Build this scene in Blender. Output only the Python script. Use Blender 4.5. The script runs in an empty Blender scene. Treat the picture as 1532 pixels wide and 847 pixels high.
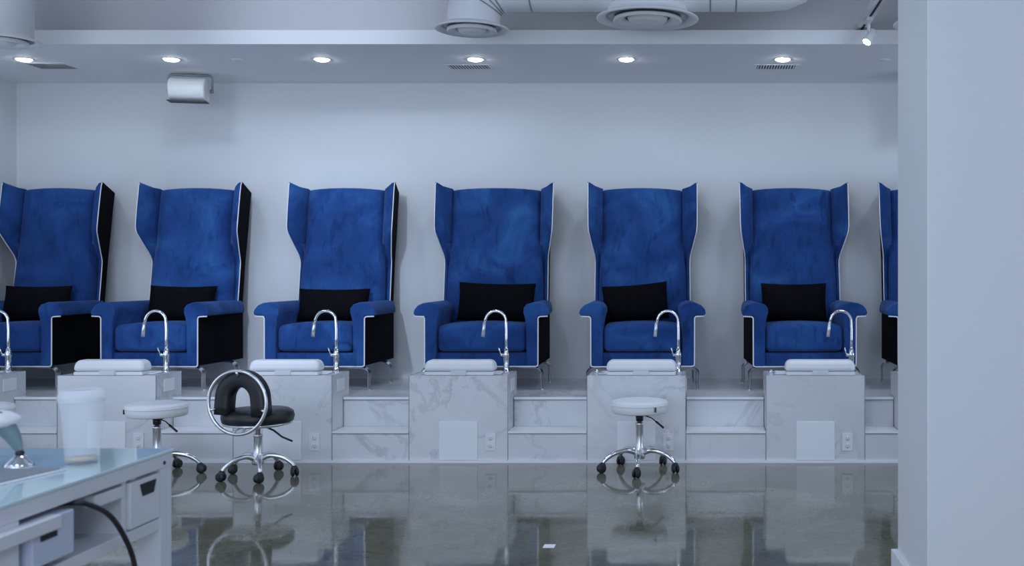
import bpy, bmesh, math, random
from math import sin, cos, pi, radians
from mathutils import Vector, Matrix
random.seed(7)
SC = bpy.context.scene
COL = SC.collection

# ------------------------------------------------------------------ camera
cam_d = bpy.data.cameras.new('camera')
cam = bpy.data.objects.new('camera', cam_d); COL.objects.link(cam)
cam.location = (0, 0, 1.21)
cam.rotation_euler = (pi/2, 0, 0)
cam_d.sensor_width = 36; cam_d.lens = 37.6
cam_d.shift_x = -0.1854; cam_d.shift_y = -0.0101
cam_d.clip_start = 0.05
cam_d.dof.use_dof = True; cam_d.dof.focus_distance = 7.1; cam_d.dof.aperture_fstop = 5.0
SC.camera = cam

# ------------------------------------------------------------------ world, light, exposure
SC.view_settings.view_transform = 'Standard'
SC.view_settings.look = 'None'
SC.view_settings.gamma = 1
SC.view_settings.use_curve_mapping = False
SC.view_settings.exposure = 0.0
world = bpy.data.worlds.new('world'); SC.world = world
world.use_nodes = True
bgn = world.node_tree.nodes['Background']
bgn.inputs[0].default_value = (0.66, 0.77, 1.0, 1)      # cold daylight through the open shop front
bgn.inputs[1].default_value = 0.88
LCOL = (0.62, 0.76, 1.0)

def area(name, loc, size, power, rot=(0, 0, 0), col=LCOL, sy=None):
    l = bpy.data.lights.new(name, 'AREA'); l.energy = power; l.color = col; l.size = size
    l.shape = 'DISK'
    if sy: l.shape = 'RECTANGLE'; l.size_y = sy
    o = bpy.data.objects.new(name, l); COL.objects.link(o); o.location = loc; o.rotation_euler = rot
    return o
# added fill lamps at ceiling height over the unseen near part of the room
for x, y in ((-4.2, 3.6), (-1.6, 3.6), (1.6, 4.9), (-4.2, 0.6), (-1.6, 0.6), (1.0, 0.6)):
    area('overhead_fill', (x, y, 3.38), 0.9, 22)
# added fill lamp behind the camera, tilted up towards the soffit
area('rear_fill', (-2.2, -2.6, 1.5), 6.0, 125, (radians(112), 0, 0), (0.66, 0.77, 1.0), 2.4)

# added fill lamps left and right to lift the soffit; no windows there
area('side_fill', (3.85, 6.0, 1.2), 2.2, 32, (radians(118), 0, radians(90)), (0.66, 0.77, 1.0), 1.8)
area('side_fill', (-5.2, 5.2, 1.2), 2.6, 24, (radians(118), 0, radians(-90)), (0.66, 0.77, 1.0), 1.8)

# ------------------------------------------------------------------ materials
MATS = {}
def mat(name, col, rough=0.5, metal=0.0, **kw):
    m = bpy.data.materials.new(name); m.use_nodes = True
    b = m.node_tree.nodes['Principled BSDF']
    b.inputs['Base Color'].default_value = (*col, 1)
    b.inputs['Roughness'].default_value = rough
    b.inputs['Metallic'].default_value = metal
    for k, v in kw.items():
        b.inputs[k].default_value = v
    MATS[name] = m
    return m, m.node_tree, b
def ramp(nt, fac, stops):
    r = nt.nodes.new('ShaderNodeValToRGB')
    while len(r.color_ramp.elements) < len(stops): r.color_ramp.elements.new(0.5)
    for e, (p, c) in zip(r.color_ramp.elements, stops):
        e.position = p; e.color = (*c, 1)
    nt.links.new(fac, r.inputs[0]); return r.outputs[0]
def noise(nt, vec, scale, detail=4, dist=0.0, rough=0.55):
    n = nt.nodes.new('ShaderNodeTexNoise'); n.inputs['Scale'].default_value = scale
    n.inputs['Detail'].default_value = detail; n.inputs['Distortion'].default_value = dist
    n.inputs['Roughness'].default_value = rough
    if vec is not None: nt.links.new(vec, n.inputs['Vector'])
    return n.outputs[0]
def worldpos(nt, scale=None):
    g = nt.nodes.new('ShaderNodeNewGeometry'); v = g.outputs['Position']
    if scale:
        mp = nt.nodes.new('ShaderNodeMapping'); mp.inputs['Scale'].default_value = scale
        nt.links.new(v, mp.inputs['Vector']); v = mp.outputs[0]
    return v
def bump(nt, b, h, strength, dist=0.01):
    n = nt.nodes.new('ShaderNodeBump'); n.inputs['Strength'].default_value = strength
    n.inputs['Distance'].default_value = dist
    nt.links.new(h, n.inputs['Height']); nt.links.new(n.outputs[0], b.inputs['Normal'])
def mixc(nt, fac, a, b_, mode='MIX'):
    n = nt.nodes.new('ShaderNodeMix'); n.data_type = 'RGBA'; n.blend_type = mode
    for s, v in ((n.inputs[0], fac), (n.inputs[6], a), (n.inputs[7], b_)):
        if isinstance(v, (int, float)): s.default_value = v
        elif isinstance(v, tuple): s.default_value = (*v, 1)
        else: nt.links.new(v, s)
    return n.outputs[2]

m, nt, b = mat('wall_paint', (0.73, 0.745, 0.755), 0.55)
bump(nt, b, noise(nt, worldpos(nt), 90, 3), 0.05, 0.002)
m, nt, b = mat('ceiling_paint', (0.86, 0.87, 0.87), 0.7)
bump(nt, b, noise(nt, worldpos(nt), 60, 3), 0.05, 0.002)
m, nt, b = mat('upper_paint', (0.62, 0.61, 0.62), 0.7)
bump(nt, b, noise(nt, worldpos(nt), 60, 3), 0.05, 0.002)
mat('white_plastic', (0.82, 0.83, 0.84), 0.35)
mat('white_metal', (0.74, 0.75, 0.76), 0.45)
mat('panel_white', (0.90, 0.91, 0.93), 0.4)
mat('seam_grey', (0.30, 0.31, 0.33), 0.5)
mat('grey_metal', (0.35, 0.36, 0.38), 0.4, 0.6)
mat('dark_gap', (0.02, 0.02, 0.025), 0.7)
mat('chrome', (0.80, 0.82, 0.85), 0.10, 1.0)
mat('satin_chrome', (0.84, 0.86, 0.89), 0.30, 1.0)
mat('black_rubber', (0.012, 0.012, 0.015), 0.4)
mat('black_vinyl', (0.014, 0.015, 0.019), 0.42)
mat('white_vinyl', (0.86, 0.88, 0.89), 0.38)
mat('piping_white', (0.84, 0.85, 0.90), 0.5)
mat('cable_black', (0.02, 0.018, 0.022), 0.5)
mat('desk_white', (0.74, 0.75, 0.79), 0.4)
mat('desk_shadow_blue', (0.60, 0.64, 0.78), 0.45)  # desk white with the open drawer's bluish shade put into the colour
mat('mat_grey', (0.22, 0.24, 0.26), 0.6)
mat('paper', (0.9, 0.9, 0.9), 0.7)
mat('slot_dark', (0.05, 0.055, 0.065), 0.6)
# velvet with nap marks
def velvet(name, c1, c2, c3, sheen, tint):
    m, nt, b = mat(name, c2, 0.85)
    b.inputs['Specular IOR Level'].default_value = 0.06
    b.inputs['Sheen Weight'].default_value = sheen
    b.inputs['Sheen Roughness'].default_value = 0.45
    b.inputs['Sheen Tint'].default_value = (*tint, 1)
    p = worldpos(nt)
    n1 = noise(nt, p, 2.6, 5, 1.2)
    n2 = noise(nt, worldpos(nt, (14, 14, 5)), 1.0, 5, 0.8, 0.65)
    c = ramp(nt, n1, [(0.30, c1), (0.52, c2), (0.72, c3)])
    d = ramp(nt, n2, [(0.30, (0.62, 0.62, 0.66)), (0.48, (1, 1, 1)), (0.8, (1.0, 1.0, 1.0))])
    nt.links.new(mixc(nt, 1.0, c, d, 'MULTIPLY'), b.inputs['Base Color'])
    bump(nt, b, noise(nt, p, 260, 2), 0.12, 0.002)
    return m
velvet('blue_velvet', (0.015, 0.048, 0.170), (0.023, 0.073, 0.250), (0.036, 0.130, 0.350), 0.15, (0.45, 0.6, 1.0))
velvet('black_velvet', (0.0045, 0.004, 0.006), (0.0055, 0.005, 0.007), (0.008, 0.007, 0.009), 0.0, (0.6, 0.6, 0.8))
# marble
m, nt, b = mat('marble', (0.8, 0.8, 0.8), 0.22)
p = worldpos(nt)
na = noise(nt, p, 1.9, 7, 0.55, 0.62)
va = ramp(nt, na, [(0.47, (0, 0, 0)), (0.498, (1, 1, 1)), (0.502, (1, 1, 1)), (0.525, (0, 0, 0))])
nb = noise(nt, p, 0.9, 3, 0.4)
vb = ramp(nt, nb, [(0.45, (0, 0, 0)), (0.66, (1.0, 1.0, 1.0))])
vein = mixc(nt, 1.0, va, vb, 'MULTIPLY')
nc = noise(nt, p, 2.1, 4, 0.8)
clouds = ramp(nt, nc, [(0.3, (0.76, 0.77, 0.78)), (0.65, (0.70, 0.71, 0.725))])
nt.links.new(mixc(nt, vein, clouds, (0.54, 0.55, 0.57)), b.inputs['Base Color'])
# polished concrete
m, nt, b = mat('polished_concrete', (0.1, 0.1, 0.08), 0.06)
p = worldpos(nt)
c = ramp(nt, noise(nt, p, 2.0, 8, 0.6, 0.65), [(0.3, (0.125, 0.120, 0.084)), (0.5, (0.18, 0.174, 0.130)), (0.7, (0.235, 0.23, 0.178))])
sp = ramp(nt, noise(nt, p, 34, 6, 0.3, 0.75), [(0.25, (0.70, 0.68, 0.60)), (0.5, (1, 1, 1)), (0.8, (1.2, 1.2, 1.2))])
nt.links.new(mixc(nt, 1.0, c, sp, 'MULTIPLY'), b.inputs['Base Color'])
rr = ramp(nt, noise(nt, p, 5, 5), [(0.3, (0.035,)*3), (0.7, (0.085,)*3)])
nt.links.new(rr, b.inputs['Roughness'])
b.inputs['IOR'].default_value = 1.55
bump(nt, b, noise(nt, worldpos(nt, (1, 1, 1)), 2.2, 3), 0.04, 0.02)
# glass tints
m, nt, b = mat('table_glass', (0.62, 0.80, 0.82), 0.06)
b.inputs['Coat Weight'].default_value = 0.6; b.inputs['Coat Roughness'].default_value = 0.03
m, nt, b = mat('frosted_plastic', (0.85, 0.89, 0.93), 0.30)
b.inputs['Alpha'].default_value = 0.17
m, nt, b = mat('milky_plastic', (0.90, 0.93, 0.97), 0.35)
b.inputs['Alpha'].default_value = 0.22
m, nt, b = mat('teal_glass', (0.24, 0.35, 0.37), 0.2)
b.inputs['Transmission Weight'].default_value = 0.35; b.inputs['IOR'].default_value = 1.2
m, nt, b = mat('amber_liquid', (0.72, 0.56, 0.28), 0.1)
b.inputs['Alpha'].default_value = 0.6
m, nt, b = mat('lamp_glow', (1, 1, 1), 0.5)
b.inputs['Emission Color'].default_value = (0.82, 0.92, 1.0, 1); b.inputs['Emission Strength'].default_value = 75
M = MATS

# ------------------------------------------------------------------ helpers
def link(o, parent=None):
    COL.objects.link(o)
    if parent is not None: o.parent = parent
    return o
def finish(bm, name, m, parent=None, bevel=0, seg=3, smooth=True, subsurf=0, loc=None):
    bmesh.ops.recalc_face_normals(bm, faces=bm.faces)
    me = bpy.data.meshes.new(name); bm.to_mesh(me); bm.free()
    me.materials.append(M[m])
    if smooth:
        for p_ in me.polygons: p_.use_smooth = True
    o = bpy.data.objects.new(name, me)
    if loc: o.location = loc
    link(o, parent)
    if bevel:
        md = o.modifiers.new('bevel', 'BEVEL'); md.width = bevel; md.segments = seg
        md.limit_method = 'ANGLE'; md.angle_limit = radians(35); md.harden_normals = smooth
    if subsurf:
        md = o.modifiers.new('sub', 'SUBSURF'); md.levels = subsurf; md.render_levels = subsurf
    return o
def box(bm, x0, x1, y0, y1, z0, z1):
    vs = [bm.verts.new((x, y, z)) for x in (x0, x1) for y in (y0, y1) for z in (z0, z1)]
    for f in ((0, 1, 3, 2), (4, 6, 7, 5), (0, 4, 5, 1), (2, 3, 7, 6), (0, 2, 6, 4), (1, 5, 7, 3)):
        bm.faces.new([vs[i] for i in f])
def boxo(name, m, dims, parent=None, bevel=0, seg=2, smooth=None):
    bm = bmesh.new(); box(bm, *dims)
    return finish(bm, name, m, parent, bevel, seg, smooth=bool(bevel) if smooth is None else smooth)
def tube(bm, pts, r, n=12, closed=False, cap=True):
    pts = [Vector(p) for p in pts]; N = len(pts)
    rs = r if isinstance(r, (list, tuple)) else [r]*N
    rings = []; up = None
    for i, p in enumerate(pts):
        if closed: t = pts[(i+1) % N] - pts[i-1]
        else: t = pts[min(i+1, N-1)] - pts[max(i-1, 0)]
        t.normalize()
        if up is None:
            a = Vector((0, 0, 1)) if abs(t.z) < 0.9 else Vector((0, 1, 0))
            up = (a - t*a.dot(t)).normalized()
        else:
            up = (up - t*up.dot(t)).normalized()
        s = t.cross(up)
        rings.append([bm.verts.new(p + (up*cos(2*pi*k/n) + s*sin(2*pi*k/n))*rs[i]) for k in range(n)])
    for i in range(N if closed else N-1):
        A, B = rings[i], rings[(i+1) % N]
        for k in range(n): bm.faces.new((A[k], A[(k+1) % n], B[(k+1) % n], B[k]))
    if cap and not closed:
        bm.faces.new(rings[0][::-1]); bm.faces.new(rings[-1])
def lathe(bm, prof, n=32, c=(0, 0, 0)):
    """prof: list of (r, z) bottom to top"""
    rings = []
    for r, z in prof:
        if r < 1e-6: rings.append([bm.verts.new((c[0], c[1], c[2]+z))])
        else: rings.append([bm.verts.new((c[0]+r*cos(2*pi*k/n), c[1]+r*sin(2*pi*k/n), c[2]+z)) for k in range(n)])
    for A, B in zip(rings, rings[1:]):
        for k in range(n):
            k2 = (k+1) % n
            if len(A) == 1 and len(B) == 1: continue
            if len(A) == 1: bm.faces.new((A[0], B[k2], B[k]))
            elif len(B) == 1: bm.faces.new((A[k], A[k2], B[0]))
            else: bm.faces.new((A[k], A[k2], B[k2], B[k]))
def prism_y(bm, prof, y0, y1):
    """closed (x, z) outline extruded along y"""
    A = [bm.verts.new((x, y0, z)) for x, z in prof]; B = [bm.verts.new((x, y1, z)) for x, z in prof]
    n = len(prof)
    bm.faces.new(A); bm.faces.new(B[::-1])
    for i in range(n): bm.faces.new((A[i], B[i], B[(i+1) % n], A[(i+1) % n]))
def smoothpath(pts, n=8):
    """Catmull-Rom through the points"""
    P = [Vector(p) for p in pts]; P = [P[0]*2-P[1]] + P + [P[-1]*2-P[-2]]
    out = []
    for i in range(1, len(P)-2):
        for k in range(n):
            t = k/n
            a, b_, c, d = P[i-1], P[i], P[i+1], P[i+2]
            out.append(0.5*((2*b_) + (c-a)*t + (2*a-5*b_+4*c-d)*t*t + (3*b_-a-3*c+d)*t**3))
    out.append(P[-2]); return out
def roundpath(pts, r, n=5):
    """polyline with its corners rounded to radius r"""
    P = [Vector(p) for p in pts]; out = [P[0]]
    for i in range(1, len(P)-1):
        a = (P[i-1]-P[i]); c = (P[i+1]-P[i])
        q = min(r, a.length*0.45, c.length*0.45)
        a = P[i]+a.normalized()*q; c = P[i]+c.normalized()*q
        for k in range(n+1):
            t = k/n
            out.append(a*(1-t)**2 + P[i]*2*t*(1-t) + c*t*t)
    out.append(P[-1]); return out
def tubeo(name, m, pts, r, parent=None, n=12, closed=False):
    bm = bmesh.new(); tube(bm, pts, r, n, closed); return finish(bm, name, m, parent)
def latheo(name, m, prof, parent=None, n=32, c=(0, 0, 0)):
    bm = bmesh.new(); lathe(bm, prof, n, c); return finish(bm, name, m, parent, bevel=0.0)
def empty(name, loc, rz=0):
    o = bpy.data.objects.new(name, None); o.location = loc; o.rotation_euler = (0, 0, rz)
    o.empty_display_size = 0.1
    return link(o)
def tag(o, label=None, cat=None, group=None, kind=None):
    if label: o['label'] = label
    if cat: o['category'] = cat
    if group: o['group'] = group
    if kind: o['kind'] = kind
    return o
def copy_tree(o, parent=None):
    c = o.copy(); COL.objects.link(c)
    if parent is not None: c.parent = parent
    for ch in list(o.children): copy_tree(ch, c)
    return c
def cushion(bm, w, d, h, nx=14, ny=8, pw=5.0, pinch=0.0):
    """soft pad centred at origin; width x, depth y, height z (superellipsoid on a grid)"""
    NU, NV = 40, 20
    def sp(c, e): return math.copysign(abs(c)**e, c)
    e1, e2 = 2/pw, 2/pw
    rows = []
    for j in range(NV+1):
        v = -pi/2 + pi*j/NV
        row = []
        for i in range(NU):
            u = 2*pi*i/NU
            x = w/2*sp(cos(v), e1*1.5)*sp(cos(u), e2); y = d/2*sp(cos(v), e1*1.5)*sp(sin(u), e2)
            z = h/2*sp(sin(v), 0.75)
            if pinch:
                k = (abs(x)/(w/2))**2*(abs(y)/(d/2))**2
                x *= 1+pinch*k; y *= 1+pinch*k; z *= 1-0.5*k
            row.append(bm.verts.new((x, y, z)))
        rows.append(row)
    for j in range(NV):
        for i in range(NU):
            bm.faces.new((rows[j][i], rows[j][(i+1) % NU], rows[j+1][(i+1) % NU], rows[j+1][i]))
    bmesh.ops.remove_doubles(bm, verts=bm.verts, dist=1e-5)

# ------------------------------------------------------------------ room shell
YB, YF = 8.24, 6.81           # back wall, front of the stepped plinth
ZP, ZT, ZB = 0.393, 0.20, 0.553   # platform, lower tread, basin top
XL = -5.28
def struct(o): o['kind'] = 'structure'; return o
struct(boxo('floor', 'polished_concrete', (XL-0.1, 4.0, -3.0, YB+0.1, -0.1, 0)))
struct(boxo('wall_back', 'wall_paint', (XL-0.1, 4.0, YB, YB+0.1, 0, 3.6)))
struct(boxo('wall_left', 'wall_paint', (XL-0.1, XL, -3.0, YB, 0, 3.6)))
struct(boxo('wall_right', 'wall_paint', (3.9, 4.0, -3.0, YB, 0, 3.6)))
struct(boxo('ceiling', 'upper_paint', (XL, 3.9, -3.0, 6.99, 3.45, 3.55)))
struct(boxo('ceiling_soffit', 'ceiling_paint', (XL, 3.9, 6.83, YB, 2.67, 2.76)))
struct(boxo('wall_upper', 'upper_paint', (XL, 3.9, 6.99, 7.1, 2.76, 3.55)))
struct(boxo('wall_pillar', 'wall_paint', (0.755, 2.9, 3.58, 4.12, 0, 3.45), bevel=0.004))
bm = bmesh.new()
for dd in ((0.733, 0.757, 3.558, 4.142), (0.755, 2.9, 3.558, 3.582), (0.755, 2.9, 4.118, 4.142)):
    box(bm, *dd, 0, 0.14)
struct(finish(bm, 'baseboard_pillar', 'white_plastic', smooth=False))

# stepped marble plinth
units = [-4.83, -3.79, -2.67, -1.55, -0.417, 0.723, 1.575]      # pedicure basin centres
HW = 0.313
pl = empty('stepped_plinth', (0, 0, 0)); tag(pl, 'long white marble plinth of steps and platform carrying the blue armchairs along the back wall', 'platform')
def part(name, m, dims, parent, **k): return boxo(name, m, dims, parent, **k)
part('platform', 'marble', (XL+0.002, 3.88, YF+0.337, YB-0.002, 0.0, ZP), pl)
gaps = [(XL+0.002, units[0]-HW-0.004)] + [(units[i]+HW+0.004, units[i+1]-HW-0.004) for i in range(6)] + [(units[6]+HW+0.004, 3.88)]
for a, b_ in gaps:
    if b_-a < 0.05: continue
    s = part('step', 'marble', (a, b_, YF, YF+0.22, 0.0, ZT-0.014), pl)
    part('tread', 'panel_white', (a, b_, YF-0.006, YF+0.218, ZT-0.012, ZT), s)
    e = part('edge_trim', 'seam_grey', (a, b_, YF-0.004, YF, ZT-0.018, ZT-0.012), s)
    part('platform_front', 'marble', (a, b_, YF+0.22, YF+0.337, 0.0, ZP), pl)
    n = part('nosing', 'panel_white', (a, b_, YF+0.207, YF+0.22, ZP-0.015, ZP), pl, smooth=False)
    part('edge_trim', 'seam_grey', (a, b_, YF+0.213, YF+0.22, ZP-0.021, ZP-0.015), n)
part('base_strip', 'panel_white', (XL+0.002, 3.88, YF-0.014, YF+0.0, 0.0, 0.016), pl)

# ------------------------------------------------------------------ pedicure basins
def faucet(parent, x, y, z, turn=0.0):
    f = bmesh.new()
    lathe(f, [(0, 0), (0.027, 0), (0.027, 0.008), (0.019, 0.014), (0.018, 0.10), (0.021, 0.105), (0.021, 0.125), (0.017, 0.135), (0.013, 0.16), (0, 0.16)], 20)
    R = 0.070
    pts = [(0, 0, 0.15), (0, 0, 0.22), (0, 0, 0.28), (-0.002, 0, 0.325)]
    for k in range(1, 12):
        a = pi*k/12
        pts.append((-R+R*cos(a)*0.98, 0, 0.335+R*sin(a)))
    pts.append((-2*R-0.004, 0, 0.325))
    tube(f, pts, 0.0095, 14)
    fo = finish(f, 'faucet', 'chrome', parent)
    fo.location = (x, y, z); fo.rotation_euler = (0, 0, turn)
    s = bmesh.new(); tube(s, [(-2*R-0.004, 0, 0.327), (-2*R-0.008, 0, 0.29), (-2*R-0.014, 0, 0.235)], [0.0105, 0.012, 0.0125], 14)
    finish(s, 'spray_head', 'satin_chrome', fo)
    h = bmesh.new(); tube(h, [(-0.015, 0, 0.115), (-0.028, -0.008, 0.116), (-0.034, -0.010, 0.118)], 0.010, 10)
    tube(h, [(-0.034, -0.010, 0.118), (-0.047, -0.020, 0.165)], 0.0045, 8)
    finish(h, 'handle', 'chrome', fo)
    return fo
def make_basin():
    r = empty('pedicure_basin', (0, YF, 0))
    D = 0.62
    # marble surround: four walls, open top; the plinth platform runs in behind it
    bm = bmesh.new()
    box(bm, -HW, HW, 0, 0.08, 0, ZB)
    box(bm, -HW, -HW+0.06, 0.08, 0.335, 0, ZB); box(bm, HW-0.06, HW, 0.08, 0.335, 0, ZB)
    box(bm, -HW+0.06, HW-0.06, 0.285, 0.335, 0, ZB)
    finish(bm, 'marble_surround', 'marble', r, smooth=False)
    bm = bmesh.new()          # metal edge trims
    for sx in (-1, 1):
        x0 = sx*HW
        box(bm, min(x0, x0+sx*0.003), max(x0, x0+sx*0.003), -0.003, 0.002, 0, ZB+0.001)
        box(bm, min(x0, x0-sx*0.006), max(x0, x0-sx*0.006), 0.02, 0.335, ZB, ZB+0.0015)
    finish(bm, 'edge_trim', 'seam_grey', r, smooth=False)
    # acrylic bowl
    bm = bmesh.new()
    a, c, d, e = -HW+0.062, HW-0.062, 0.082, 0.283
    outer = [(a, d), (c, d), (c, e), (a, e)]
    inn = 0.03
    lv = []
    for k, (off, z) in enumerate(((0, ZB+0.004), (0.012, ZB+0.008), (0.022, ZB), (0.05, ZB-0.16))):
        lv.append([bm.verts.new((x+(off if x < 0 else -off), y+(off if y < 0.18 else -off), z)) for x, y in outer])
    for A, B in zip(lv, lv[1:]):
        for k in range(4): bm.faces.new((A[k], A[(k+1) % 4], B[(k+1) % 4], B[k]))
    bm.faces.new(lv[-1])
    o = finish(bm, 'bowl', 'white_plastic', r)
    o.modifiers.new('solid', 'SOLIDIFY').thickness = 0.003
    # foot rest
    fr = boxo('footrest_base', 'white_plastic', (-0.22, 0.22, 0.012, 0.10, ZB+0.001, ZB+0.024), r, bevel=0.006)
    bm = bmesh.new(); box(bm, -0.052, 0.048, 0.002, 0.05, ZB+0.002, ZB+0.030)
    finish(bm, 'bracket', 'white_metal', fr, bevel=0.003)
    bm = bmesh.new(); box(bm, -0.23, 0.23, 0.002, 0.15, ZB+0.025, ZB+0.098)
    for v in bm.verts:
        if v.co.z > ZB+0.05: v.co.x *= 0.93; v.co.y = 0.076+(v.co.y-0.076)*0.8
    finish(bm, 'footrest_pad', 'white_vinyl', r, bevel=0.030, seg=6)
    faucet(r, 0.262, 0.235, ZB)
    # knob at the back left of the rim
    bm = bmesh.new(); lathe(bm, [(0, 0), (0.016, 0), (0.016, 0.012), (0.012, 0.022), (0, 0.022)], 16, (-0.27, 0.2, ZB)); finish(bm, 'jet_knob', 'chrome', r)
    # access panel and outlet on the front, cover plate on the side
    boxo('access_panel', 'panel_white', (-0.122, 0.122, -0.007, 0.0, 0.018, 0.262), r, bevel=0.002)
    ou = boxo('outlet_plate', 'white_plastic', (0.170, 0.238, -0.006, 0.0, 0.075, 0.190), r, bevel=0.003)
    bm = bmesh.new()
    for zc in (0.108, 0.157):
        lathe(bm, [(0, 0), (0.0165, 0), (0.015, 0.002), (0, 0.002)], 20)
        for v in bm.verts:
            if v.co.y > -5 and v.co.z < 0.01 and not v.tag:
                x, y, z = v.co; v.co = Vector((0.204+x, -0.006-z, zc+y)); v.tag = True
    finish(bm, 'socket', 'white_plastic', ou)
    bm = bmesh.new()
    for zc in (0.108, 0.157):
        for sx in (-0.006, 0.006): box(bm, 0.204+sx-0.001, 0.204+sx+0.001, -0.0086, -0.008, zc, zc+0.009)
        box(bm, 0.2025, 0.2055, -0.0086, -0.008, zc-0.009, zc-0.005)
    finish(bm, 'slots', 'slot_dark', ou, smooth=False)
    boxo('side_plate', 'panel_white', (HW, HW+0.005, 0.10, 0.235, 0.44, 0.52), r, bevel=0.002)
    return r
basin_labels = [
    'white marble pedicure basin cut off by the left edge of the photo',
    'white marble pedicure basin before the leftmost full armchair, second from the left',
    'white marble pedicure basin behind the black ring-backed stool',
    'white marble pedicure basin standing before the wide centre armchair',
    'white marble pedicure basin with a white stool parked directly in front',
    'white marble pedicure basin nearest the pillar that shows its whole front',
    'sliver of white marble pedicure basin just behind the right pillar']
B0 = make_basin()
basins = [B0] + [copy_tree(B0) for _ in range(6)]
for o, x, l in zip(basins, units, basin_labels):
    o.location.x = x
    tag(o, l, 'foot basin', 'marble pedicure basins along the plinth')
for ch in basins[4].children:
    if ch.name.startswith('footrest'): ch.location.x += 0.03
    if ch.name.startswith('faucet'): ch.rotation_euler.z = 0.0
for ch in basins[5].children:
    if ch.name.startswith('footrest'): ch.location.x += 0.035

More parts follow.
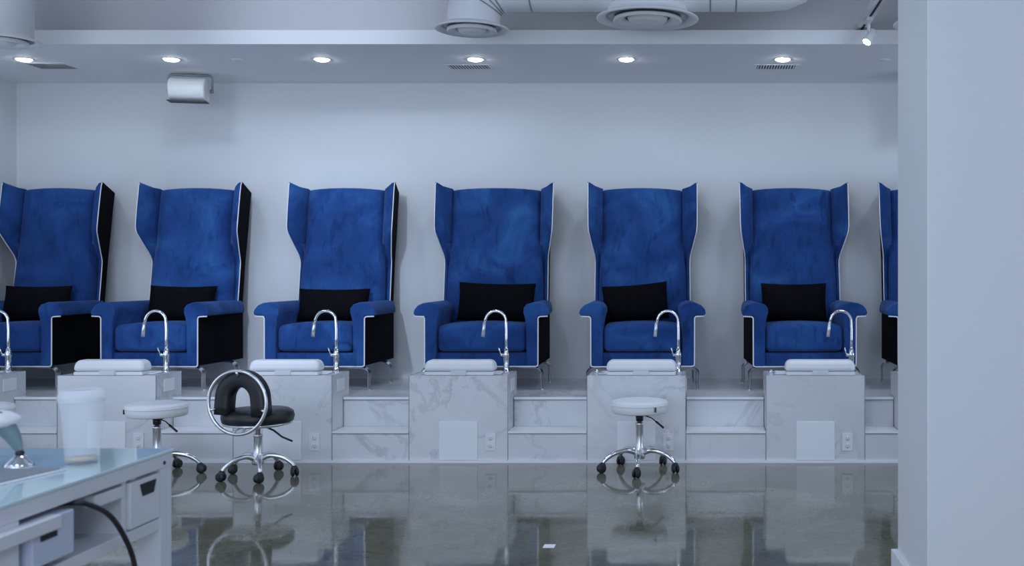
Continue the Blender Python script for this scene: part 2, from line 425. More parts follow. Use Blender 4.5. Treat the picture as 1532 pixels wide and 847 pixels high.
# ------------------------------------------------------------------ wing armchairs
def make_chair(w=0.35, name='wing_armchair'):
    """w = half width of the body. y=0 is the front, z=0 the platform."""
    r = empty(name, (0, 7.42, ZP))
    iw = w-0.078                       # inner face of the arms
    # seat frame / front apron
    boxo('seat_frame', 'blue_velvet', (-iw-0.02, iw+0.02, 0.022, 0.62, 0.168, 0.258), r, bevel=0.008)
    # seat cushion
    bm = bmesh.new(); box(bm, -iw+0.006, iw-0.006, 0.004, 0.52, 0.268, 0.452)
    bmesh.ops.bevel(bm, geom=bm.edges[:], offset=0.042, segments=6, profile=0.55, affect='EDGES')
    bmesh.ops.subdivide_edges(bm, edges=[e for e in bm.edges if e.calc_length() > 0.3], cuts=8, use_grid_fill=True)
    for v in bm.verts:
        u = v.co.x/iw; q = (v.co.y-0.26)/0.26
        if v.co.z > 0.36: v.co.z += 0.018*(1-u*u)-0.006*q*q
        v.co.y -= 0.012*(1-u*u)*(1 if v.co.y < 0.1 else 0)
    finish(bm, 'seat_cushion', 'blue_velvet', r)
    pts = []
    # arms
    for s in (-1, 1):
        prof = [(iw, 0.168), (iw-0.002, 0.44), (iw-0.010, 0.50), (iw-0.022, 0.54), (iw-0.020, 0.57), (iw, 0.596), (iw+0.05, 0.612),
                (w+0.015, 0.606), (w+0.050, 0.590), (w+0.074, 0.562), (w+0.081, 0.540), (w+0.078, 0.524), (w+0.062, 0.517), (w+0.002, 0.517), (w, 0.50), (w, 0.168)]
        bm = bmesh.new()
        P = [(s*x, z) for x, z in prof]
        prism_y(bm, P, 0.0, 0.64)
        for v in bm.verts:            # the scroll of the arm dies into the back
            if v.co.y > 0.5 and abs(v.co.x) > w+0.001: v.co.x = s*(w+(abs(v.co.x)-w)*0.35)
        arm = finish(bm, 'arm', 'blue_velvet', r, bevel=0.014, seg=3)
        # black outer side
        bm = bmesh.new()
        x0, x1 = s*(w+0.0005), s*(w+0.007)
        box(bm, min(x0, x1), max(x0, x1), 0.008, 0.66, 0.172, 0.514)
        finish(bm, 'side_panel', 'black_velvet', arm, bevel=0.002)
        bm = bmesh.new()
        x0, x1 = s*(w-0.02), s*(w+0.0065)
        # piping around the front outline of the arm
        pp = [(s*(w+0.070), 0.001, 0.514), (s*(w+0.003), 0.001, 0.511), (s*(w+0.002), 0.001, 0.165), (0, 0.001, 0.165)]
        tube(bm, roundpath(pp, 0.018), 0.0046, 8)
        finish(bm, 'piping', 'piping_white', arm)
    # reclining back: loft of rounded rectangles
    def backy(z): return 0.47 + (z-0.42)*0.145       # front face of the back
    bm = bmesh.new(); rings = []
    zs = [0.40, 0.55, 0.75, 0.90, 1.00, 1.15, 1.30, 1.40, 1.432, 1.446]
    for i, z in enumerate(zs):
        hw = w-0.028 - (0.022 if z > 0.95 else 0)
        if abs(z-0.90) < .01: hw = w-0.036
        t = 0.13
        top = 0.0 if i < len(zs)-2 else (0.008, 0.028)[i-(len(zs)-2)]
        yf = backy(z)+top; yb = backy(z)+t-top
        ring = []
        for k in range(9):
            u = -1+2*k/8
            dome = 0.012*(1-u*u) if i >= len(zs)-4 else 0
            ring.append(bm.verts.new((hw*u, yf-0.028*(1-abs(u)**3)+(0.022 if abs(u) == 1 else 0), z+dome)))
        for k in range(9):
            u = 1-2*k/8
            dome = 0.012*(1-u*u) if i >= len(zs)-4 else 0
            ring.append(bm.verts.new((hw*u, yb, z+dome)))
        rings.append(ring)
    for A, B in zip(rings, rings[1:]):
        n = len(A)
        for k in range(n): bm.faces.new((A[k], A[(k+1) % n], B[(k+1) % n], B[k]))
    bm.faces.new(rings[0][::-1]); bm.faces.new(rings[-1])
    finish(bm, 'backrest', 'blue_velvet', r, subsurf=1)
    # wings
    for s in (-1, 1):
        # z, front y offset from the back face, front outer x, back outer x
        L = [(0.47, 0.10, w-0.004, w-0.002), (0.70, 0.10, w-0.004, w-0.002), (0.90, 0.10, w-0.005, w-0.003), (0.945, 0.075, w-0.002, w-0.002),
             (1.03, 0.0, w+0.018, w+0.0), (1.12, -0.075, w+0.038, w+0.002), (1.16, -0.085, w+0.042, w+0.003), (1.30, -0.085, w+0.044, w+0.004), (1.42, -0.080, w+0.044, w+0.004), (1.492, -0.078, w+0.046, w+0.004)]
        bm = bmesh.new(); rings = []; outl = []
        for i, (z, off, xf, xb) in enumerate(L):
            last = i == len(L)-1
            yf = backy(z)+off; yb = backy(z)+0.155
            th = 0.052 if z > 1.0 else 0.040
            zb = z if not last else 1.425
            zi = z if not last else 1.452
            if i == len(L)-2: zb = 1.38; zi = 1.40
            ixb = w-0.058
            R = [(xb, yb, zb), (xf, yf, z), (xf-th*0.35, yf-0.008, z-0.006*last), (xf-th, yf+0.014, z-0.034*last), (ixb, backy(z)+0.03, zi), (ixb, yb, zb)]
            rings.append([bm.verts.new((s*x, y, zz)) for x, y, zz in R])
            outl.append((s*(xf+0.003), yf-0.003, z))
        for A, B in zip(rings, rings[1:]):
            for k in range(6): bm.faces.new((A[k], A[(k+1) % 6], B[(k+1) % 6], B[k]))
        bm.faces.new(rings[0][::-1]); bm.faces.new(rings[-1])
        wing = finish(bm, 'wing', 'blue_velvet', r, bevel=0.010, seg=3)
        # black outer cover
        bm = bmesh.new(); strips = []
        for i, (z, off, xf, xb) in enumerate(L):
            last = i == len(L)-1
            yf = backy(z)+off; yb = backy(z)+0.165
            zb = z if not last else 1.427
            if i == len(L)-2: zb = 1.382
            strips.append([bm.verts.new((s*(xb+0.001), yb, zb)), bm.verts.new((s*(xf+0.001), yf+0.008, z)), bm.verts.new((s*(xf+0.006), yf+0.008, z)), bm.verts.new((s*(xb+0.006), yb, zb))])
        for A, B in zip(strips, strips[1:]):
            for k in range(4): bm.faces.new((A[k], A[(k+1) % 4], B[(k+1) % 4], B[k]))
        bm.faces.new(strips[0][::-1]); bm.faces.new(strips[-1])
        finish(bm, 'wing_cover', 'black_velvet', wing, smooth=False)
        last = L[-1]
        outl.append((s*(last[3]+0.003), backy(1.485)+0.150, 1.428))
        bm = bmesh.new(); tube(bm, roundpath(outl, 0.03, 4), 0.0040, 8); finish(bm, 'piping', 'piping_white', wing)
    # black rear cover
    bm = bmesh.new()
    y0, y1 = backy(0.17)+0.13, backy(1.43)+0.13
    A = [bm.verts.new(p_) for p_ in ((-w+0.006, y0, 0.17), (w-0.006, y0, 0.17), (w-0.006, y1, 1.43), (-w+0.006, y1, 1.43))]
    Bv = [bm.verts.new((v.co.x, v.co.y+0.026, v.co.z)) for v in A]
    bm.faces.new(A); bm.faces.new(Bv[::-1])
    for k in range(4): bm.faces.new((A[k], Bv[k], Bv[(k+1) % 4], A[(k+1) % 4]))
    finish(bm, 'rear_cover', 'black_velvet', r, bevel=0.004)
    # legs: flat chrome strap bent outward and down
    for s in (-1, 1):
        for fb in (0, 1):
            yy = 0.045 if fb == 0 else 0.53
            path = roundpath([(s*(w-0.13), yy, 0.160), (s*(w-0.01), yy, 0.156), (s*(w+0.026), yy, 0.130), (s*(w+0.020), yy, 0.06), (s*(w+0.026), yy, 0.006)], 0.03, 5)
            bm = bmesh.new(); tube(bm, path, [0.013]*len(path), 4)
            for v in bm.verts: v.co.y = yy + (v.co.y-yy)*2.4
            box(bm, min(s*(w-0.15), s*(w-0.07)), max(s*(w-0.15), s*(w-0.07)), yy-0.04, yy+0.04, 0.158, 0.168)
            lathe(bm, [(0, 0), (0.014, 0), (0.014, 0.006), (0, 0.006)], 12, (s*(w+0.026), yy, 0.0))
            finish(bm, 'leg', 'satin_chrome', r, bevel=0.002, seg=2)
    return r
CH = make_chair(0.35)
CW = make_chair(0.389)
chairs = [copy_tree(CH), CH, copy_tree(CH), CW, copy_tree(CH), copy_tree(CH), copy_tree(CH)]
cx = [-4.84, -3.835, -2.689, -1.53, -0.41, 0.715, 1.715]
crz = [0, radians(-2.5), radians(-0.8), radians(1.4), radians(3.2), radians(3.2), 0]
csx = [0.93, 0.975, 0.99, 1, 1.02, 1.02, 1]
clab = [
    'royal blue velvet wing armchair at the far left, cut by the photo edge',
    'royal blue velvet wing armchair behind the black ring-backed stool, second from left',
    'royal blue velvet wing armchair with visible rubbed nap marks, third from left',
    'widest royal blue velvet wing armchair, in the middle of the row',
    'royal blue velvet wing armchair whose black cushion tilts, above the right white stool',
    'royal blue velvet wing armchair, last whole one before the pillar',
    'royal blue velvet wing armchair mostly hidden behind the right pillar']
for o, x, a, l, sx in zip(chairs, cx, crz, clab, csx):
    o.location = (x, 7.42, ZP); o.scale.x = sx; o.rotation_euler.z = a
    tag(o, l, 'armchair', 'blue wing armchairs along the back wall')

# black lumbar cushions (rest on the seats)
def make_pillow():
    bm = bmesh.new(); NX, NZ = 20, 12; W, H, T = 0.49, 0.27, 0.13
    F = []; Bk = []
    for j in range(NZ+1):
        fr = []; bk = []
        for i in range(NX+1):
            u = -1+2*i/NX; v = -1+2*j/NZ
            bul = (max(0, 1-u**4)*max(0, 1-v**4))**0.55
            x = u*W/2*(1-0.06*(1-v*v)*0.6); z = v*H/2*(1-0.13*(1-u*u)*(0.6 if v > 0 else 0.1))
            fr.append(bm.verts.new((x, -T/2*bul-0.002, z))); bk.append(bm.verts.new((x, T/2*bul+0.002, z)))
        F.append(fr); Bk.append(bk)
    for j in range(NZ):
        for i in range(NX):
            bm.faces.new((F[j][i], F[j][i+1], F[j+1][i+1], F[j+1][i])); bm.faces.new((Bk[j][i], Bk[j+1][i], Bk[j+1][i+1], Bk[j][i+1]))
    for j in range(NZ):
        bm.faces.new((F[j][0], F[j+1][0], Bk[j+1][0], Bk[j][0])); bm.faces.new((F[j][NX], Bk[j][NX], Bk[j+1][NX], F[j+1][NX]))
    for i in range(NX):
        bm.faces.new((F[0][i], Bk[0][i], Bk[0][i+1], F[0][i+1])); bm.faces.new((F[NZ][i], F[NZ][i+1], Bk[NZ][i+1], Bk[NZ][i]))
    return finish(bm, 'lumbar_cushion', 'black_velvet')
P0 = make_pillow()
# px centre x, roll, scale x, scale z, height
pil = [(-4.86, 0.0, 1.0, .98, 'black lumbar cushion on the far left armchair cut by the photo edge'),
       (-3.80, 0.01, 1.0, .98, 'black lumbar cushion on the second armchair from the left'),
       (-2.69, 0.0, 1.06, .90, 'low wide black lumbar cushion on the armchair third from left'),
       (-1.50, 0.02, 1.15, 1.06, 'largest black lumbar cushion, on the wide middle armchair'),
       (-0.485, -0.085, 0.98, 1.03, 'black lumbar cushion slanting up to the right on its armchair'),
       (0.672, 0.0, 0.98, 1.05, 'black lumbar cushion on the last whole armchair before the pillar'),
       (1.70, 0.0, 1.0, 1.0, '')]
for i, (x, ro, sx, sz, l) in enumerate(pil[:6]):
    o = P0 if i == 0 else P0.copy()
    if i: COL.objects.link(o)
    o.location = (x, 7.815, ZP+0.473+0.135*sz-0.012); o.rotation_euler = (radians(-14), ro, 0); o.scale = (sx, 1, sz)
    tag(o, l, 'cushion', 'black lumbar cushions on the armchairs')

# ------------------------------------------------------------------ rolling stools
def star_base(r, R, a0, ztop, mt='chrome', flat=False):
    """five legged base; a0 = angle of the first leg"""
    hub = bmesh.new(); lathe(hub, [(0, 0.075), (0.030, 0.075), (0.034, 0.085), (0.034, 0.125), (0.026, 0.14), (0.0235, 0.145), (0.0235, ztop-0.10), (0.026, ztop-0.098), (0.026, ztop-0.085), (0.015, ztop-0.083), (0.015, ztop-0.03), (0, ztop-0.03)], 24)
    finish(hub, 'gas_column', 'satin_chrome', r)
    for k in range(5):
        a = a0+2*pi*k/5; c, s = cos(a), sin(a)
        pts = smoothpath([(0.02*c, 0.02*s, 0.110), (R*0.35*c, R*0.35*s, 0.128), (R*0.70*c, R*0.70*s, 0.112), (R*0.93*c, R*0.93*s, 0.080), (R*1.0*c, R*1.0*s, 0.060)], 5)
        bm = bmesh.new(); n = len(pts)
        tube(bm, pts, [0.016-0.004*i/n for i in range(n)], 10)
        leg = finish(bm, 'leg', mt, r)
        # caster
        bm = bmesh.new(); ca = a+random.uniform(-1.3, 1.3)
        ex, ey = R*c, R*s; dx, dy = cos(ca), sin(ca)
        for side in (-1, 1):
            ww = bmesh.new(); lathe(ww, [(0, -0.008), (0.018, -0.009), (0.0255, -0.005), (0.0275, 0), (0.0255, 0.005), (0.018, 0.009), (0, 0.008)], 20)
            rot = Matrix.Rotation(ca, 4, 'Z') @ Matrix.Rotation(pi/2, 4, 'X')
            bmesh.ops.transform(ww, matrix=Matrix.Translation((ex+dx*0.010-dy*side*0.012, ey+dy*0.010+dx*side*0.012, 0.0275)) @ rot, verts=ww.verts)
            me = bpy.data.meshes.new('t'); ww.to_mesh(me); ww.free(); bm.from_mesh(me); bpy.data.meshes.remove(me)
        lathe(bm, [(0, 0.03), (0.020, 0.032), (0.022, 0.045), (0.015, 0.060), (0.007, 0.064), (0, 0.064)], 16, (ex+dx*0.004, ey+dy*0.004, 0))
        finish(bm, 'caster', 'black_rubber', leg)
def make_round_stool(hz=0.435, R=0.228, a0=-pi/2):
    r = empty('rolling_stool', (0, 0, 0))
    star_base(r, R, a0, hz-0.055)
    q = 0.172
    bm = bmesh.new()
    lathe(bm, [(0, hz-0.078), (q-0.010, hz-0.078), (q-0.003, hz-0.072), (q-0.001, hz-0.045), (q, hz-0.030), (q+0.001, hz-0.016), (q-0.006, hz-0.006), (q-0.03, hz), (q-0.08, hz+0.004), (0, hz+0.006)], 48)
    st = finish(bm, 'seat', 'white_vinyl', r)
    bm = bmesh.new(); tube(bm, [((q+0.0015)*cos(2*pi*k/48), (q+0.0015)*sin(2*pi*k/48), hz-0.028) for k in range(48)], 0.0022, 6, closed=True)
    finish(bm, 'seat_piping', 'white_vinyl', st)
    boxo('mounting_plate', 'black_rubber', (-0.06, 0.06, -0.06, 0.06, hz-0.092, hz-0.079), r)
    bm = bmesh.new(); lathe(bm, [(0, hz-0.13), (0.022, hz-0.13), (0.024, hz-0.092), (0, hz-0.092)], 16); finish(bm, 'collar', 'black_rubber', r)
    bm = bmesh.new(); tube(bm, [(0.02, -0.03, hz-0.090), (0.075, -0.05, hz-0.105), (0.10, -0.055, hz-0.125)], 0.0035, 8)
    tube(bm, [(0.10, -0.055, hz-0.125), (0.15, -0.06, hz-0.165)], 0.0065, 8)
    finish(bm, 'height_lever', 'black_rubber', r)
    return r
S1 = make_round_stool(); S1.location = (-0.38, 6.53, 0)
tagm = boxo('seat_tag', 'black_rubber', (0.098, 0.108, -0.147, -0.139, 0.375, 0.402), S1)
tag(S1, 'white padded round rolling stool with chrome base parked at the right marble basin', 'stool', 'white rolling stools')
S2 = make_round_stool(a0=pi/2, R=0.232); S2.location = (-3.25, 6.38, 0)
boxo('seat_tag', 'black_rubber', (-0.158, -0.150, -0.085, -0.075, 0.375, 0.402), S2)
tag(S2, 'white padded round rolling stool half hidden behind the glass-topped desk, beside black stool', 'stool', 'white rolling stools')
S3 = copy_tree(S2); S3.location = (-4.245, 6.30, 0); S3.rotation_euler.z = 0.4
tag(S3, 'white padded stool at the left photo edge, seat only just showing behind the desk lamp', 'stool', 'white rolling stools')

# black stool with a ring back
r = empty('ring_back_stool', (-2.627, 6.33, 0), radians(-10))
tag(r, 'black padded rolling stool with round chrome ring backrest between two basins', 'stool')
star_base(r, 0.205, radians(-54), 0.34, 'satin_chrome')
hz = 0.405
bm = bmesh.new(); q = 0.205
lathe(bm, [(0, hz-0.085), (q-0.03, hz-0.085), (q-0.006, hz-0.072), (q, hz-0.045), (q-0.006, hz-0.018), (q-0.03, hz-0.002), (q-0.09, hz+0.003), (0, hz+0.004)], 48)
finish(bm, 'seat', 'black_vinyl', r)
bm = bmesh.new(); lathe(bm, [(0, hz-0.100), (q-0.06, hz-0.100), (q-0.012, hz-0.088), (q-0.008, hz-0.080), (0, hz-0.080)], 40)
finish(bm, 'seat_shell', 'satin_chrome', r)
bm = bmesh.new(); tube(bm, [(0.03, 0.0, hz-0.10), (0.10, -0.0, hz-0.125), (0.15, 0.01, hz-0.165), (0.21, 0.02, hz-0.19)], 0.006, 8)
finish(bm, 'height_lever', 'black_rubber', r)
yr = -0.205; zc = 0.464
bm = bmesh.new(); tube(bm, [(0.182*cos(2*pi*k/56), yr, zc+0.182*sin(2*pi*k/56)) for k in range(56)], 0.0100, 10, closed=True)
rg = finish(bm, 'back_ring', 'satin_chrome', r)
for a in (radians(90), radians(195), radians(-15)):
    bm = bmesh.new(); tube(bm, [(0.178*cos(a), yr-0.006, zc+0.178*sin(a)), (0.150*cos(a), yr+0.012, zc+0.150*sin(a))], 0.008, 8); finish(bm, 'ring_bracket', 'satin_chrome', rg)
bm = bmesh.new(); tube(bm, smoothpath([(-0.03, yr, zc-0.178), (-0.02, yr+0.05, hz-0.095), (0, -0.06, hz-0.092)], 4), 0.007, 8); finish(bm, 'ring_stay', 'satin_chrome', rg)
bm = bmesh.new(); tube(bm, smoothpath([(0.03, yr, zc-0.178), (0.02, yr+0.05, hz-0.095), (0, -0.06, hz-0.092)], 4), 0.007, 8); finish(bm, 'ring_stay', 'satin_chrome', rg)
bm = bmesh.new()              # arched back pad
arc = [(0.112*cos(radians(t)), yr+0.056, zc+0.012+0.122*sin(radians(t))) for t in range(0, 181, 9)]
path = [(0.118, yr+0.056, 0.390), (0.116, yr+0.056, 0.44)] + arc + [(-0.116, yr+0.056, 0.44), (-0.118, yr+0.056, 0.390)]
N = len(path); prev = []
for i, p_ in enumerate(path):
    p_ = Vector(p_); t = (Vector(path[min(i+1, N-1)])-Vector(path[max(i-1, 0)])).normalized()
    nrm = Vector((t.z, 0, -t.x))
    ring = []
    for k in range(20):
        a = 2*pi*k/20
        c_, s_ = cos(a), sin(a)
        u = math.copysign(abs(c_)**0.55, c_)*0.050; v = math.copysign(abs(s_)**0.55, s_)*0.048
        ring.append(bm.verts.new(p_ + nrm*u + Vector((0, v, 0))))
    if prev:
        for k in range(20): bm.faces.new((prev[k], prev[(k+1) % 20], ring[(k+1) % 20], ring[k]))
    else: bm.faces.new(ring[::-1])
    prev = ring
bm.faces.new(prev)
finish(bm, 'backrest', 'black_vinyl', r)

# ------------------------------------------------------------------ soffit fittings
def make_downlight():
    r = empty('downlight', (0, 7.32, 2.67))
    bm = bmesh.new(); lathe(bm, [(0.048, 0.0), (0.062, -0.003), (0.064, 0.0)], 32); finish(bm, 'trim_ring', 'white_metal', r)
    bm = bmesh.new(); lathe(bm, [(0, -0.014), (0.025, -0.0125), (0.042, -0.008), (0.049, 0.0), (0, 0.0)], 32); finish(bm, 'diffuser', 'lamp_glow', r)
    l = bpy.data.lights.new('downlight_beam', 'SPOT'); l.energy = 3; l.color = LCOL; l.spot_size = radians(162); l.spot_blend = 0.35; l.shadow_soft_size = 0.045
    lo = bpy.data.objects.new('downlight_beam', l); COL.objects.link(lo); lo.parent = r; lo.location = (0, 0, -0.03)
    return r
dl = [(-4.64, 'leftmost recessed ceiling downlight, beside the grey vent'), (-3.63, 'recessed ceiling downlight just above the white wall speaker'),
      (-2.60, 'recessed ceiling downlight, third from the left, with bare ceiling around it'), (-1.55, 'recessed ceiling downlight over the middle armchair, before a slotted vent'),
      (-0.517, 'recessed ceiling downlight below the largest round diffuser'), (0.554, 'rightmost visible recessed ceiling downlight, before a slotted vent')]
D0 = make_downlight()
for i, (x, l) in enumerate(dl):
    o = D0 if i == 0 else copy_tree(D0)
    o.location.x = x; tag(o, l, 'light', 'recessed downlights in the soffit')
o = copy_tree(D0); o.location.x = 1.62; tag(o, 'recessed ceiling downlight hidden behind the right pillar', 'light', 'recessed downlights in the soffit')

def vent(x0, x1, y0, y1, kind, label):
    r = empty('ceiling_vent', ((x0+x1)/2, (y0+y1)/2, 2.67)); tag(r, label, 'vent', 'slotted vents in the soffit')
    hx, hy = (x1-x0)/2, (y1-y0)/2
    bm = bmesh.new(); f = 0.022
    box(bm, -hx-f, hx+f, -hy-f, -hy, -0.002, 0); box(bm, -hx-f, hx+f, hy, hy+f, -0.002, 0)
    box(bm, -hx-f, -hx, -hy, hy, -0.002, 0); box(bm, hx, hx+f, -hy, hy, -0.002, 0)
    finish(bm, 'frame', 'ceiling_paint', r, smooth=False)
    boxo('backing', 'slot_dark', (-hx, hx, -hy, hy, -0.001, 0.0), r)
    bm = bmesh.new(); n = 14
    if kind == 'x':
        for k in range(n):
            x = -hx+(k+0.5)*2*hx/n; box(bm, x-0.0036, x+0.0036, -hy, hy, -0.003, -0.001)
    else:
        for k in range(5):
            y = -hy+(k+0.5)*2*hy/5; box(bm, -hx, hx, y-0.008, y+0.008, -0.003, -0.001)
    finish(bm, 'louvre', 'ceiling_paint' if kind == 'x' else 'grey_metal', r, smooth=False)
vent(-4.72, -4.46, 7.46, 7.66, 'y', 'grey rectangular vent in the soffit beside the leftmost downlight')
vent(-1.79, -1.51, 7.52, 7.66, 'x', 'slotted rectangular vent in the soffit above the middle armchair')
vent(0.39, 0.66, 7.52, 7.66, 'x', 'slotted rectangular vent in the soffit at the rightmost visible downlight')
for x, l in ((-3.18, 'small flush white disc in the soffit right of the wall speaker'), (1.25, 'small flush white disc in the soffit next to the right pillar')):
    bm = bmesh.new(); lathe(bm, [(0, -0.007), (0.036, -0.006), (0.040, -0.002), (0.040, 0), (0, 0)], 28)
    o = finish(bm, 'sprinkler_cover', 'ceiling_paint'); o.location = (x, 7.32, 2.67); tag(o, l, 'ceiling disc', 'flush discs in the soffit')

# speakers on the wall near the soffit
def make_speaker():
    r = empty('wall_speaker', (0, 7.80, 2.575))
    bm = bmesh.new()
    prof = []
    for k in range(13):        # rounded front drum, width along x
        a = -pi/2 + pi*k/12
        prof.append((-cos(a)*0.085, sin(a)*0.086))
    prof = [(0.10, -0.070)] + prof + [(0.10, 0.070)]
    A = [bm.verts.new((-0.126, y, z)) for y, z in prof]; B = [bm.verts.new((0.126, y, z)) for y, z in prof]
    bm.faces.new(A); bm.faces.new(B[::-1])
    for i in range(len(prof)): bm.faces.new((A[i], B[i], B[(i+1) % len(prof)], A[(i+1) % len(prof)]))
    c = finish(bm, 'cabinet', 'white_plastic', r, bevel=0.014, seg=3)
    c.location.z = -0.03
    bm = bmesh.new(); box(bm, -0.13, 0.13, -0.075, 0.05, -0.123, -0.116); finish(bm, 'badge_strip', 'slot_dark', r, smooth=False)
    bm = bmesh.new()
    path = roundpath([(-0.150, 0.06, -0.03), (-0.150, 0.06, 0.085), (0.150, 0.06, 0.085), (0.150, 0.06, -0.03)], 0.03)
    tube(bm, path, 0.008, 4)
    for v in bm.verts: v.co.y = 0.06+(v.co.y-0.06)*2
    tube(bm, [(0, 0.06, 0.085), (0, 0.06, 0.093)], 0.02, 10)
    tube(bm, [(-0.158, 0.06, -0.03), (-0.135, 0.06, -0.03)], 0.014, 10); tube(bm, [(0.135, 0.06, -0.03), (0.158, 0.06, -0.03)], 0.014, 10)
    finish(bm, 'bracket', 'grey_metal', r, bevel=0.0)
    return r
SP = make_speaker(); SP.location.x = -3.745; SP.rotation_euler.z = radians(12)
tag(SP, 'white rounded wall speaker hanging in a bracket below the soffit on the left', 'speaker', 'white speakers under the soffit')
SQ = copy_tree(SP); SQ.location.x = 1.605
tag(SQ, 'white speaker under the soffit, almost wholly behind the right pillar', 'speaker', 'white speakers under the soffit')

# ------------------------------------------------------------------ round ducts and diffusers
YD = 6.3
def duct(name, pts, rad, label, seams):
    bm = bmesh.new(); tube(bm, pts, rad, 40); o = finish(bm, name, 'white_metal')
    tag(o, label, 'duct')
    for i in seams:
        a = Vector(pts[i-1]); b_ = Vector(pts[i]); c = Vector(pts[i+1]); t = (c-a).normalized()
        bm = bmesh.new(); tube(bm, [b_-t*0.004, b_+t*0.004], rad+0.0025, 40); finish(bm, 'seam', 'seam_grey' if False else 'grey_metal', o)
    return o
zc_ = 2.905; rd = 0.155
pts = [(-1.345, YD, 2.66), (-1.345, YD, 2.68)]
for k in range(0, 7):
    a = pi - (pi/2)*k/6
    pts.append((-1.345+0.20+0.20*cos(a), YD, zc_-0.20+0.20*sin(a)))
for x in (-1.0, -0.55, -0.10, 0.05, 0.20, 0.35): pts.append((x, YD, zc_))
for k in range(1, 7):
    a = -pi/2 + (pi/2)*k/6
    pts.append((0.42+0.25*cos(a)*0.9, YD, zc_+0.25+0.25*sin(a)))
pts.append((0.645, YD, 3.44))
LONG = duct('air_duct', pts, rd, 'white round metal duct running across the top right of the photo', [4, 5, 6, 9, 12, 13])
duct('air_duct', [(-4.13, YD, 2.60), (-4.13, YD, 2.9), (-4.13, YD, 3.44)], 0.17, 'white vertical round duct in the top left corner of the photo', [])
duct('air_duct', [(1.37, YD, 2.72), (1.37, YD, 2.9), (1.37, YD, 3.44)], 0.16, 'white vertical round duct beside the track light, mostly behind the pillar', [])
def diffuser(x, z, R, neck, label):
    r = empty('round_diffuser', (x, YD, z)); tag(r, label, 'diffuser', 'round air diffusers hanging from the ducts')
    bm = bmesh.new(); lathe(bm, [(neck, 0.10), (neck, 0.055), (R*0.80, 0.030), (R, 0.012), (R, 0.006), (R*0.95, 0.002), (R*0.80, 0.022), (neck*0.98, 0.045), (neck*0.98, 0.10)], 48)
    finish(bm, 'outer_cone', 'white_metal', r)
    bm = bmesh.new(); lathe(bm, [(0, 0.034), (R*0.80, 0.024), (R*0.80, 0.02), (R*0.66, 0.022), (0, 0.03)], 48); finish(bm, 'air_gap', 'grey_metal', r)
    bm = bmesh.new(); lathe(bm, [(R*0.66, 0.010), (R*0.68, -0.004), (R*0.64, -0.012), (R*0.52, 0.004), (R*0.44, 0.012), (R*0.44, 0.016)], 48); finish(bm, 'middle_ring', 'white_metal', r)
    bm = bmesh.new(); lathe(bm, [(0, -0.016), (R*0.24, -0.015), (R*0.34, -0.010), (R*0.38, 0.004), (R*0.40, 0.016), (0, 0.020)], 48); finish(bm, 'centre_disc', 'white_metal', r)
diffuser(-4.13, 2.565, 0.215, 0.165, 'round white ceiling diffuser cut by the top left photo edge')
diffuser(-1.355, 2.635, 0.215, 0.120, 'smaller round white diffuser at the left end of the long duct')
diffuser(-0.32, 2.695, 0.300, 0.235, 'largest round white diffuser under the middle of the long duct')
diffuser(1.37, 2.665, 0.240, 0.155, 'round white diffuser partly behind the pillar, beside the track light')
# duct tap above the big diffuser
bm = bmesh.new(); lathe(bm, [(0.237, 0), (0.237, 0.03), (0.15, 0.13), (0.15, 0.2)], 40, (-0.32, YD, 2.78)); finish(bm, 'duct_collar', 'white_metal', LONG)

# ------------------------------------------------------------------ track and spotlight
t = empty('lighting_track', (1.03, 0, 2.80)); tag(t, 'white ceiling lighting track running towards the viewer at top right', 'track')
boxo('rail', 'white_metal', (-0.032, 0.032, 2.2, 6.95, -0.022, 0.022), t, bevel=0.002)
boxo('slot', 'dark_gap', (-0.008, 0.008, 2.21, 6.94, -0.0235, -0.0215), t)
bm = bmesh.new()
for yy in (2.4, 4.6, 6.5): tube(bm, [(0, yy, 0.02), (0, yy, 0.655)], 0.006, 8)
finish(bm, 'hanger', 'white_metal', t)
s = empty('track_spotlight', (1.03, 6.60, 2.78)); tag(s, 'lit white spotlight aimed downwards from the lighting track at top right', 'light')
boxo('adapter', 'white_metal', (-0.018, 0.018, -0.06, 0.06, -0.025, 0.0), s, bevel=0.003)
tubeo('stem', 'white_metal', [(0, 0, -0.02), (0, 0, -0.085)], 0.010, s)
d = Vector((-0.50, -0.34, -0.80)).normalized(); c0 = Vector((0.008, 0.01, -0.115))
bm = bmesh.new(); tube(bm, [c0-d*0.055, c0-d*0.05, c0+d*0.035, c0+d*0.04], [0.018, 0.026, 0.031, 0.031], 24); finish(bm, 'lamp_head', 'white_metal', s)
bm = bmesh.new(); tube(bm, [c0+d*0.0395, c0+d*0.043], [0.024, 0.024], 24); finish(bm, 'lens', 'lamp_glow', s)
l = bpy.data.lights.new('spot_beam', 'SPOT'); l.energy = 18; l.color = LCOL; l.spot_size = radians(95); l.spot_blend = 0.6; l.shadow_soft_size = 0.03
lo = bpy.data.objects.new('spot_beam', l); COL.objects.link(lo); lo.parent = s; lo.location = c0+d*0.07
lo.rotation_euler = d.to_track_quat('-Z', 'Y').to_euler()
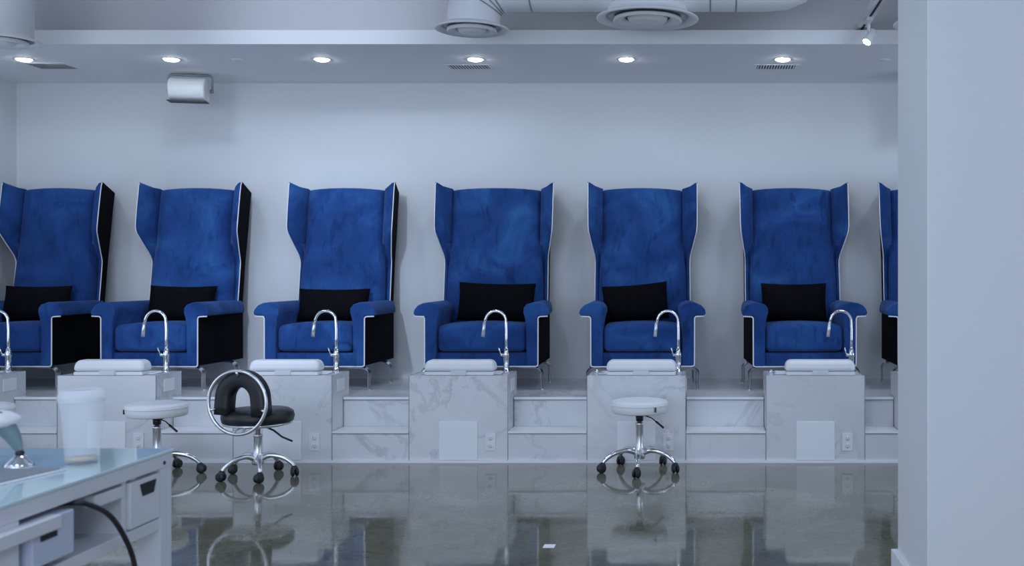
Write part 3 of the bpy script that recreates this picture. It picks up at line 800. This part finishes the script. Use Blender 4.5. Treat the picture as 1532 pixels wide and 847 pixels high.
# added fill spot on the left armchairs; below it, a second track head out of view washes the soffit edge left of centre
l = bpy.data.lights.new('chair_fill_spot', 'SPOT'); l.energy = 290; l.color = LCOL; l.spot_size = radians(36); l.spot_blend = 1.0; l.shadow_soft_size = 0.08
lo = bpy.data.objects.new('chair_fill_spot', l); COL.objects.link(lo); lo.location = (-2.45, 3.6, 3.1)
lo.rotation_euler = (Vector((-3.0, 7.8, 0.95))-lo.location).to_track_quat('-Z', 'Y').to_euler()
l = bpy.data.lights.new('wall_wash', 'SPOT'); l.energy = 60; l.color = (0.66, 0.77, 1.0); l.spot_size = radians(50); l.spot_blend = 1.0; l.shadow_soft_size = 0.05
lo = bpy.data.objects.new('wall_wash', l); COL.objects.link(lo); lo.location = (-2.45, 4.9, 2.98)
lo.rotation_euler = (Vector((-2.45, 6.85, 2.80))-lo.location).to_track_quat('-Z', 'Y').to_euler()

# ------------------------------------------------------------------ manicure desk in the foreground
X1, X0, Y1, Y0 = -1.38, -1.93, 2.79, 1.70
dk = empty('manicure_desk', (X0, Y0, 0)); tag(dk, 'white manicure desk with pale aqua glass top, drawers and open shelf, at lower left', 'desk')
def dpart(name, m, dims, parent=None, **k):
    a = list(dims); a[0] -= X0; a[1] -= X0; a[2] -= Y0; a[3] -= Y0
    return boxo(name, m, a, parent or dk, **k)
dpart('glass_top', 'table_glass', (X0, X1+0.003, Y0, Y1+0.003, 0.744, 0.752), bevel=0.002)
top = dpart('tabletop', 'desk_white', (X0, X1, Y0, Y1, 0.709, 0.744), bevel=0.002)
dpart('shelf_board', 'desk_white', (X0+0.02, X1-0.006, Y0+0.02, Y1-0.01, 0.553, 0.583), bevel=0.002)
dpart('back_panel', 'desk_white', (X0+0.02, X0+0.04, Y0+0.05, Y1-0.05, 0.583, 0.709))
for x in (X0+0.01, X1-0.067):
    for y in (Y0+0.01, Y1-0.058): dpart('leg', 'desk_white', (x, x+0.065, y, y+0.056, 0.0, 0.709), bevel=0.002)
dpart('leg', 'desk_white', (X1-0.067, X1-0.002, 2.09, 2.165, 0.0, 0.709), bevel=0.002)
dpart('divider', 'desk_white', (X0+0.04, X1-0.012, 2.565, 2.585, 0.583, 0.709))
dpart('divider', 'desk_white', (X0+0.04, X1-0.012, 2.165, 2.180, 0.583, 0.709))
ap = dpart('apron_rail', 'desk_white', (X1-0.03, X1-0.004, 2.44, 2.565, 0.672, 0.700), bevel=0.002)
dr = dpart('drawer', 'desk_white', (X1-0.022, X1-0.001, 2.587, 2.728, 0.587, 0.700), bevel=0.003)
def cutout(parent, ya, yb, za, zb):
    bm = bmesh.new(); x = X1-X0
    P = [(ya, zb), (yb, zb), (yb-0.012, za), (ya+0.012, za)]
    A = [bm.verts.new((x-0.0012, y-Y0, z)) for y, z in P]; B = [bm.verts.new((x+0.0004, y-Y0, z)) for y, z in P]
    bm.faces.new(A); bm.faces.new(B[::-1])
    for i in range(4): bm.faces.new((A[i], B[i], B[(i+1) % 4], A[(i+1) % 4]))
    finish(bm, 'handle_cutout', 'dark_gap', parent, smooth=False)
cutout(dr, 2.628, 2.706, 0.658, 0.689)
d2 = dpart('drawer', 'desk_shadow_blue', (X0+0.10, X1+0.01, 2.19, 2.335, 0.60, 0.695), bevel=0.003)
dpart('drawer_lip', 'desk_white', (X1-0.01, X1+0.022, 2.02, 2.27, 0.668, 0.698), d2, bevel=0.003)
bm = bmesh.new(); box(bm, X1+0.008-X0, X1+0.0125-X0, 2.215-Y0, 2.27-Y0, 0.652, 0.664); finish(bm, 'handle_cutout', 'dark_gap', d2, smooth=False)
bm = bmesh.new(); tube(bm, [(X1-X0-0.001, 2.745-Y0, 0.722), (X1-X0+0.002, 2.745-Y0, 0.722)], 0.005, 12); finish(bm, 'screw_cap', 'dark_gap', dk)
# cable hanging from under the top
cp = smoothpath([(-1.42, 2.36, 0.700), (-1.375, 2.352, 0.704), (-1.362, 2.375, 0.695), (-1.358, 2.45, 0.655), (-1.356, 2.515, 0.585), (-1.354, 2.555, 0.505), (-1.35, 2.57, 0.38), (-1.345, 2.56, 0.2), (-1.33, 2.52, 0.03), (-1.30, 2.40, 0.006), (-1.42, 2.2, 0.006)], 6)
o = tubeo('power_cable', 'cable_black', cp, 0.006); tag(o, 'black power cable drooping from under the desk top past the open shelf', 'cable')

# tumbler
r = empty('plastic_tumbler', (-1.492, 2.575, 0.752)); tag(r, 'tall clear frosted plastic tumbler standing on the glass desk top', 'cup')
bm = bmesh.new()
lathe(bm, [(0, 0.002), (0.036, 0.002), (0.037, 0.004), (0.0385, 0.03), (0.046, 0.12), (0.050, 0.152), (0.048, 0.152), (0.0445, 0.12), (0.037, 0.03), (0.0355, 0.008), (0, 0.008)], 48)
finish(bm, 'cup_body', 'frosted_plastic', r)
bm = bmesh.new()
lathe(bm, [(0.0505, 0.148), (0.0535, 0.152), (0.0535, 0.164), (0.047, 0.175), (0.040, 0.178), (0.030, 0.176), (0.030, 0.174), (0.039, 0.175), (0.045, 0.172), (0.0505, 0.162), (0.0505, 0.148)], 48)
finish(bm, 'lid_ring', 'milky_plastic', r)
bm = bmesh.new(); lathe(bm, [(0, 0.0085), (0.0345, 0.0085), (0.035, 0.014), (0, 0.0145)], 40); finish(bm, 'liquid', 'amber_liquid', r)
# tray/mat and lamp
r = empty('desk_tray', (-1.67, 2.33, 0.752)); tag(r, 'flat tray with dark grey inlay and pale rim on the glass desk top', 'tray')
bm = bmesh.new()
Pq = [(-0.2, -0.12), (0.135, -0.12), (0.188, 0.14), (-0.2, 0.14)]
def slab(bm, P, z0, z1):
    A = [bm.verts.new((x, y, z0)) for x, y in P]; B = [bm.verts.new((x, y, z1)) for x, y in P]
    bm.faces.new(A[::-1]); bm.faces.new(B)
    for i in range(len(P)): bm.faces.new((A[i], A[(i+1) % len(P)], B[(i+1) % len(P)], B[i]))
slab(bm, [(-0.215, -0.135), (0.150, -0.135), (0.200, 0.146), (-0.215, 0.146)], 0.0, 0.004); finish(bm, 'rim', 'desk_white', r, bevel=0.001)
bm = bmesh.new(); slab(bm, Pq, 0.004, 0.006); finish(bm, 'inlay', 'mat_grey', r, smooth=False)
r = empty('desk_lamp', (-1.60, 2.509, 0.7525)); tag(r, 'white-headed desk lamp with chrome foot and teal neck at the left photo edge', 'lamp')
bm = bmesh.new(); lathe(bm, [(0, 0), (0.030, 0), (0.031, 0.005), (0.026, 0.012), (0.016, 0.022), (0.010, 0.030), (0, 0.030)], 32); finish(bm, 'foot', 'chrome', r)
bm = bmesh.new(); lathe(bm, [(0, 0.028), (0.009, 0.028), (0.010, 0.036), (0.007, 0.041), (0, 0.041)], 20); finish(bm, 'joint', 'black_rubber', r)
np_ = smoothpath([(0.0, 0, 0.038), (-0.008, 0, 0.055), (-0.020, 0, 0.078), (-0.040, 0, 0.100), (-0.060, 0, 0.112)], 5)
bm = bmesh.new(); tube(bm, np_, [0.007+0.016*min(1, i_/14) for i_ in range(len(np_))], 20); finish(bm, 'neck', 'teal_glass', r)
bm = bmesh.new(); lathe(bm, [(0, 0.104), (0.06, 0.106), (0.088, 0.112), (0.096, 0.120), (0.092, 0.130), (0.07, 0.141), (0.03, 0.147), (0, 0.148)], 40, (-0.092, 0, 0)); o = finish(bm, 'lamp_head', 'white_plastic', r); o.location = (-0.014, 0, -0.014)

# paper scrap on the floor
o = boxo('paper_scrap', 'paper', (-0.025, 0.025, -0.03, 0.03, 0, 0.001)); o.location = (-0.675, 4.73, 0)
tag(o, 'small white scrap of paper lying on the polished floor', 'paper')
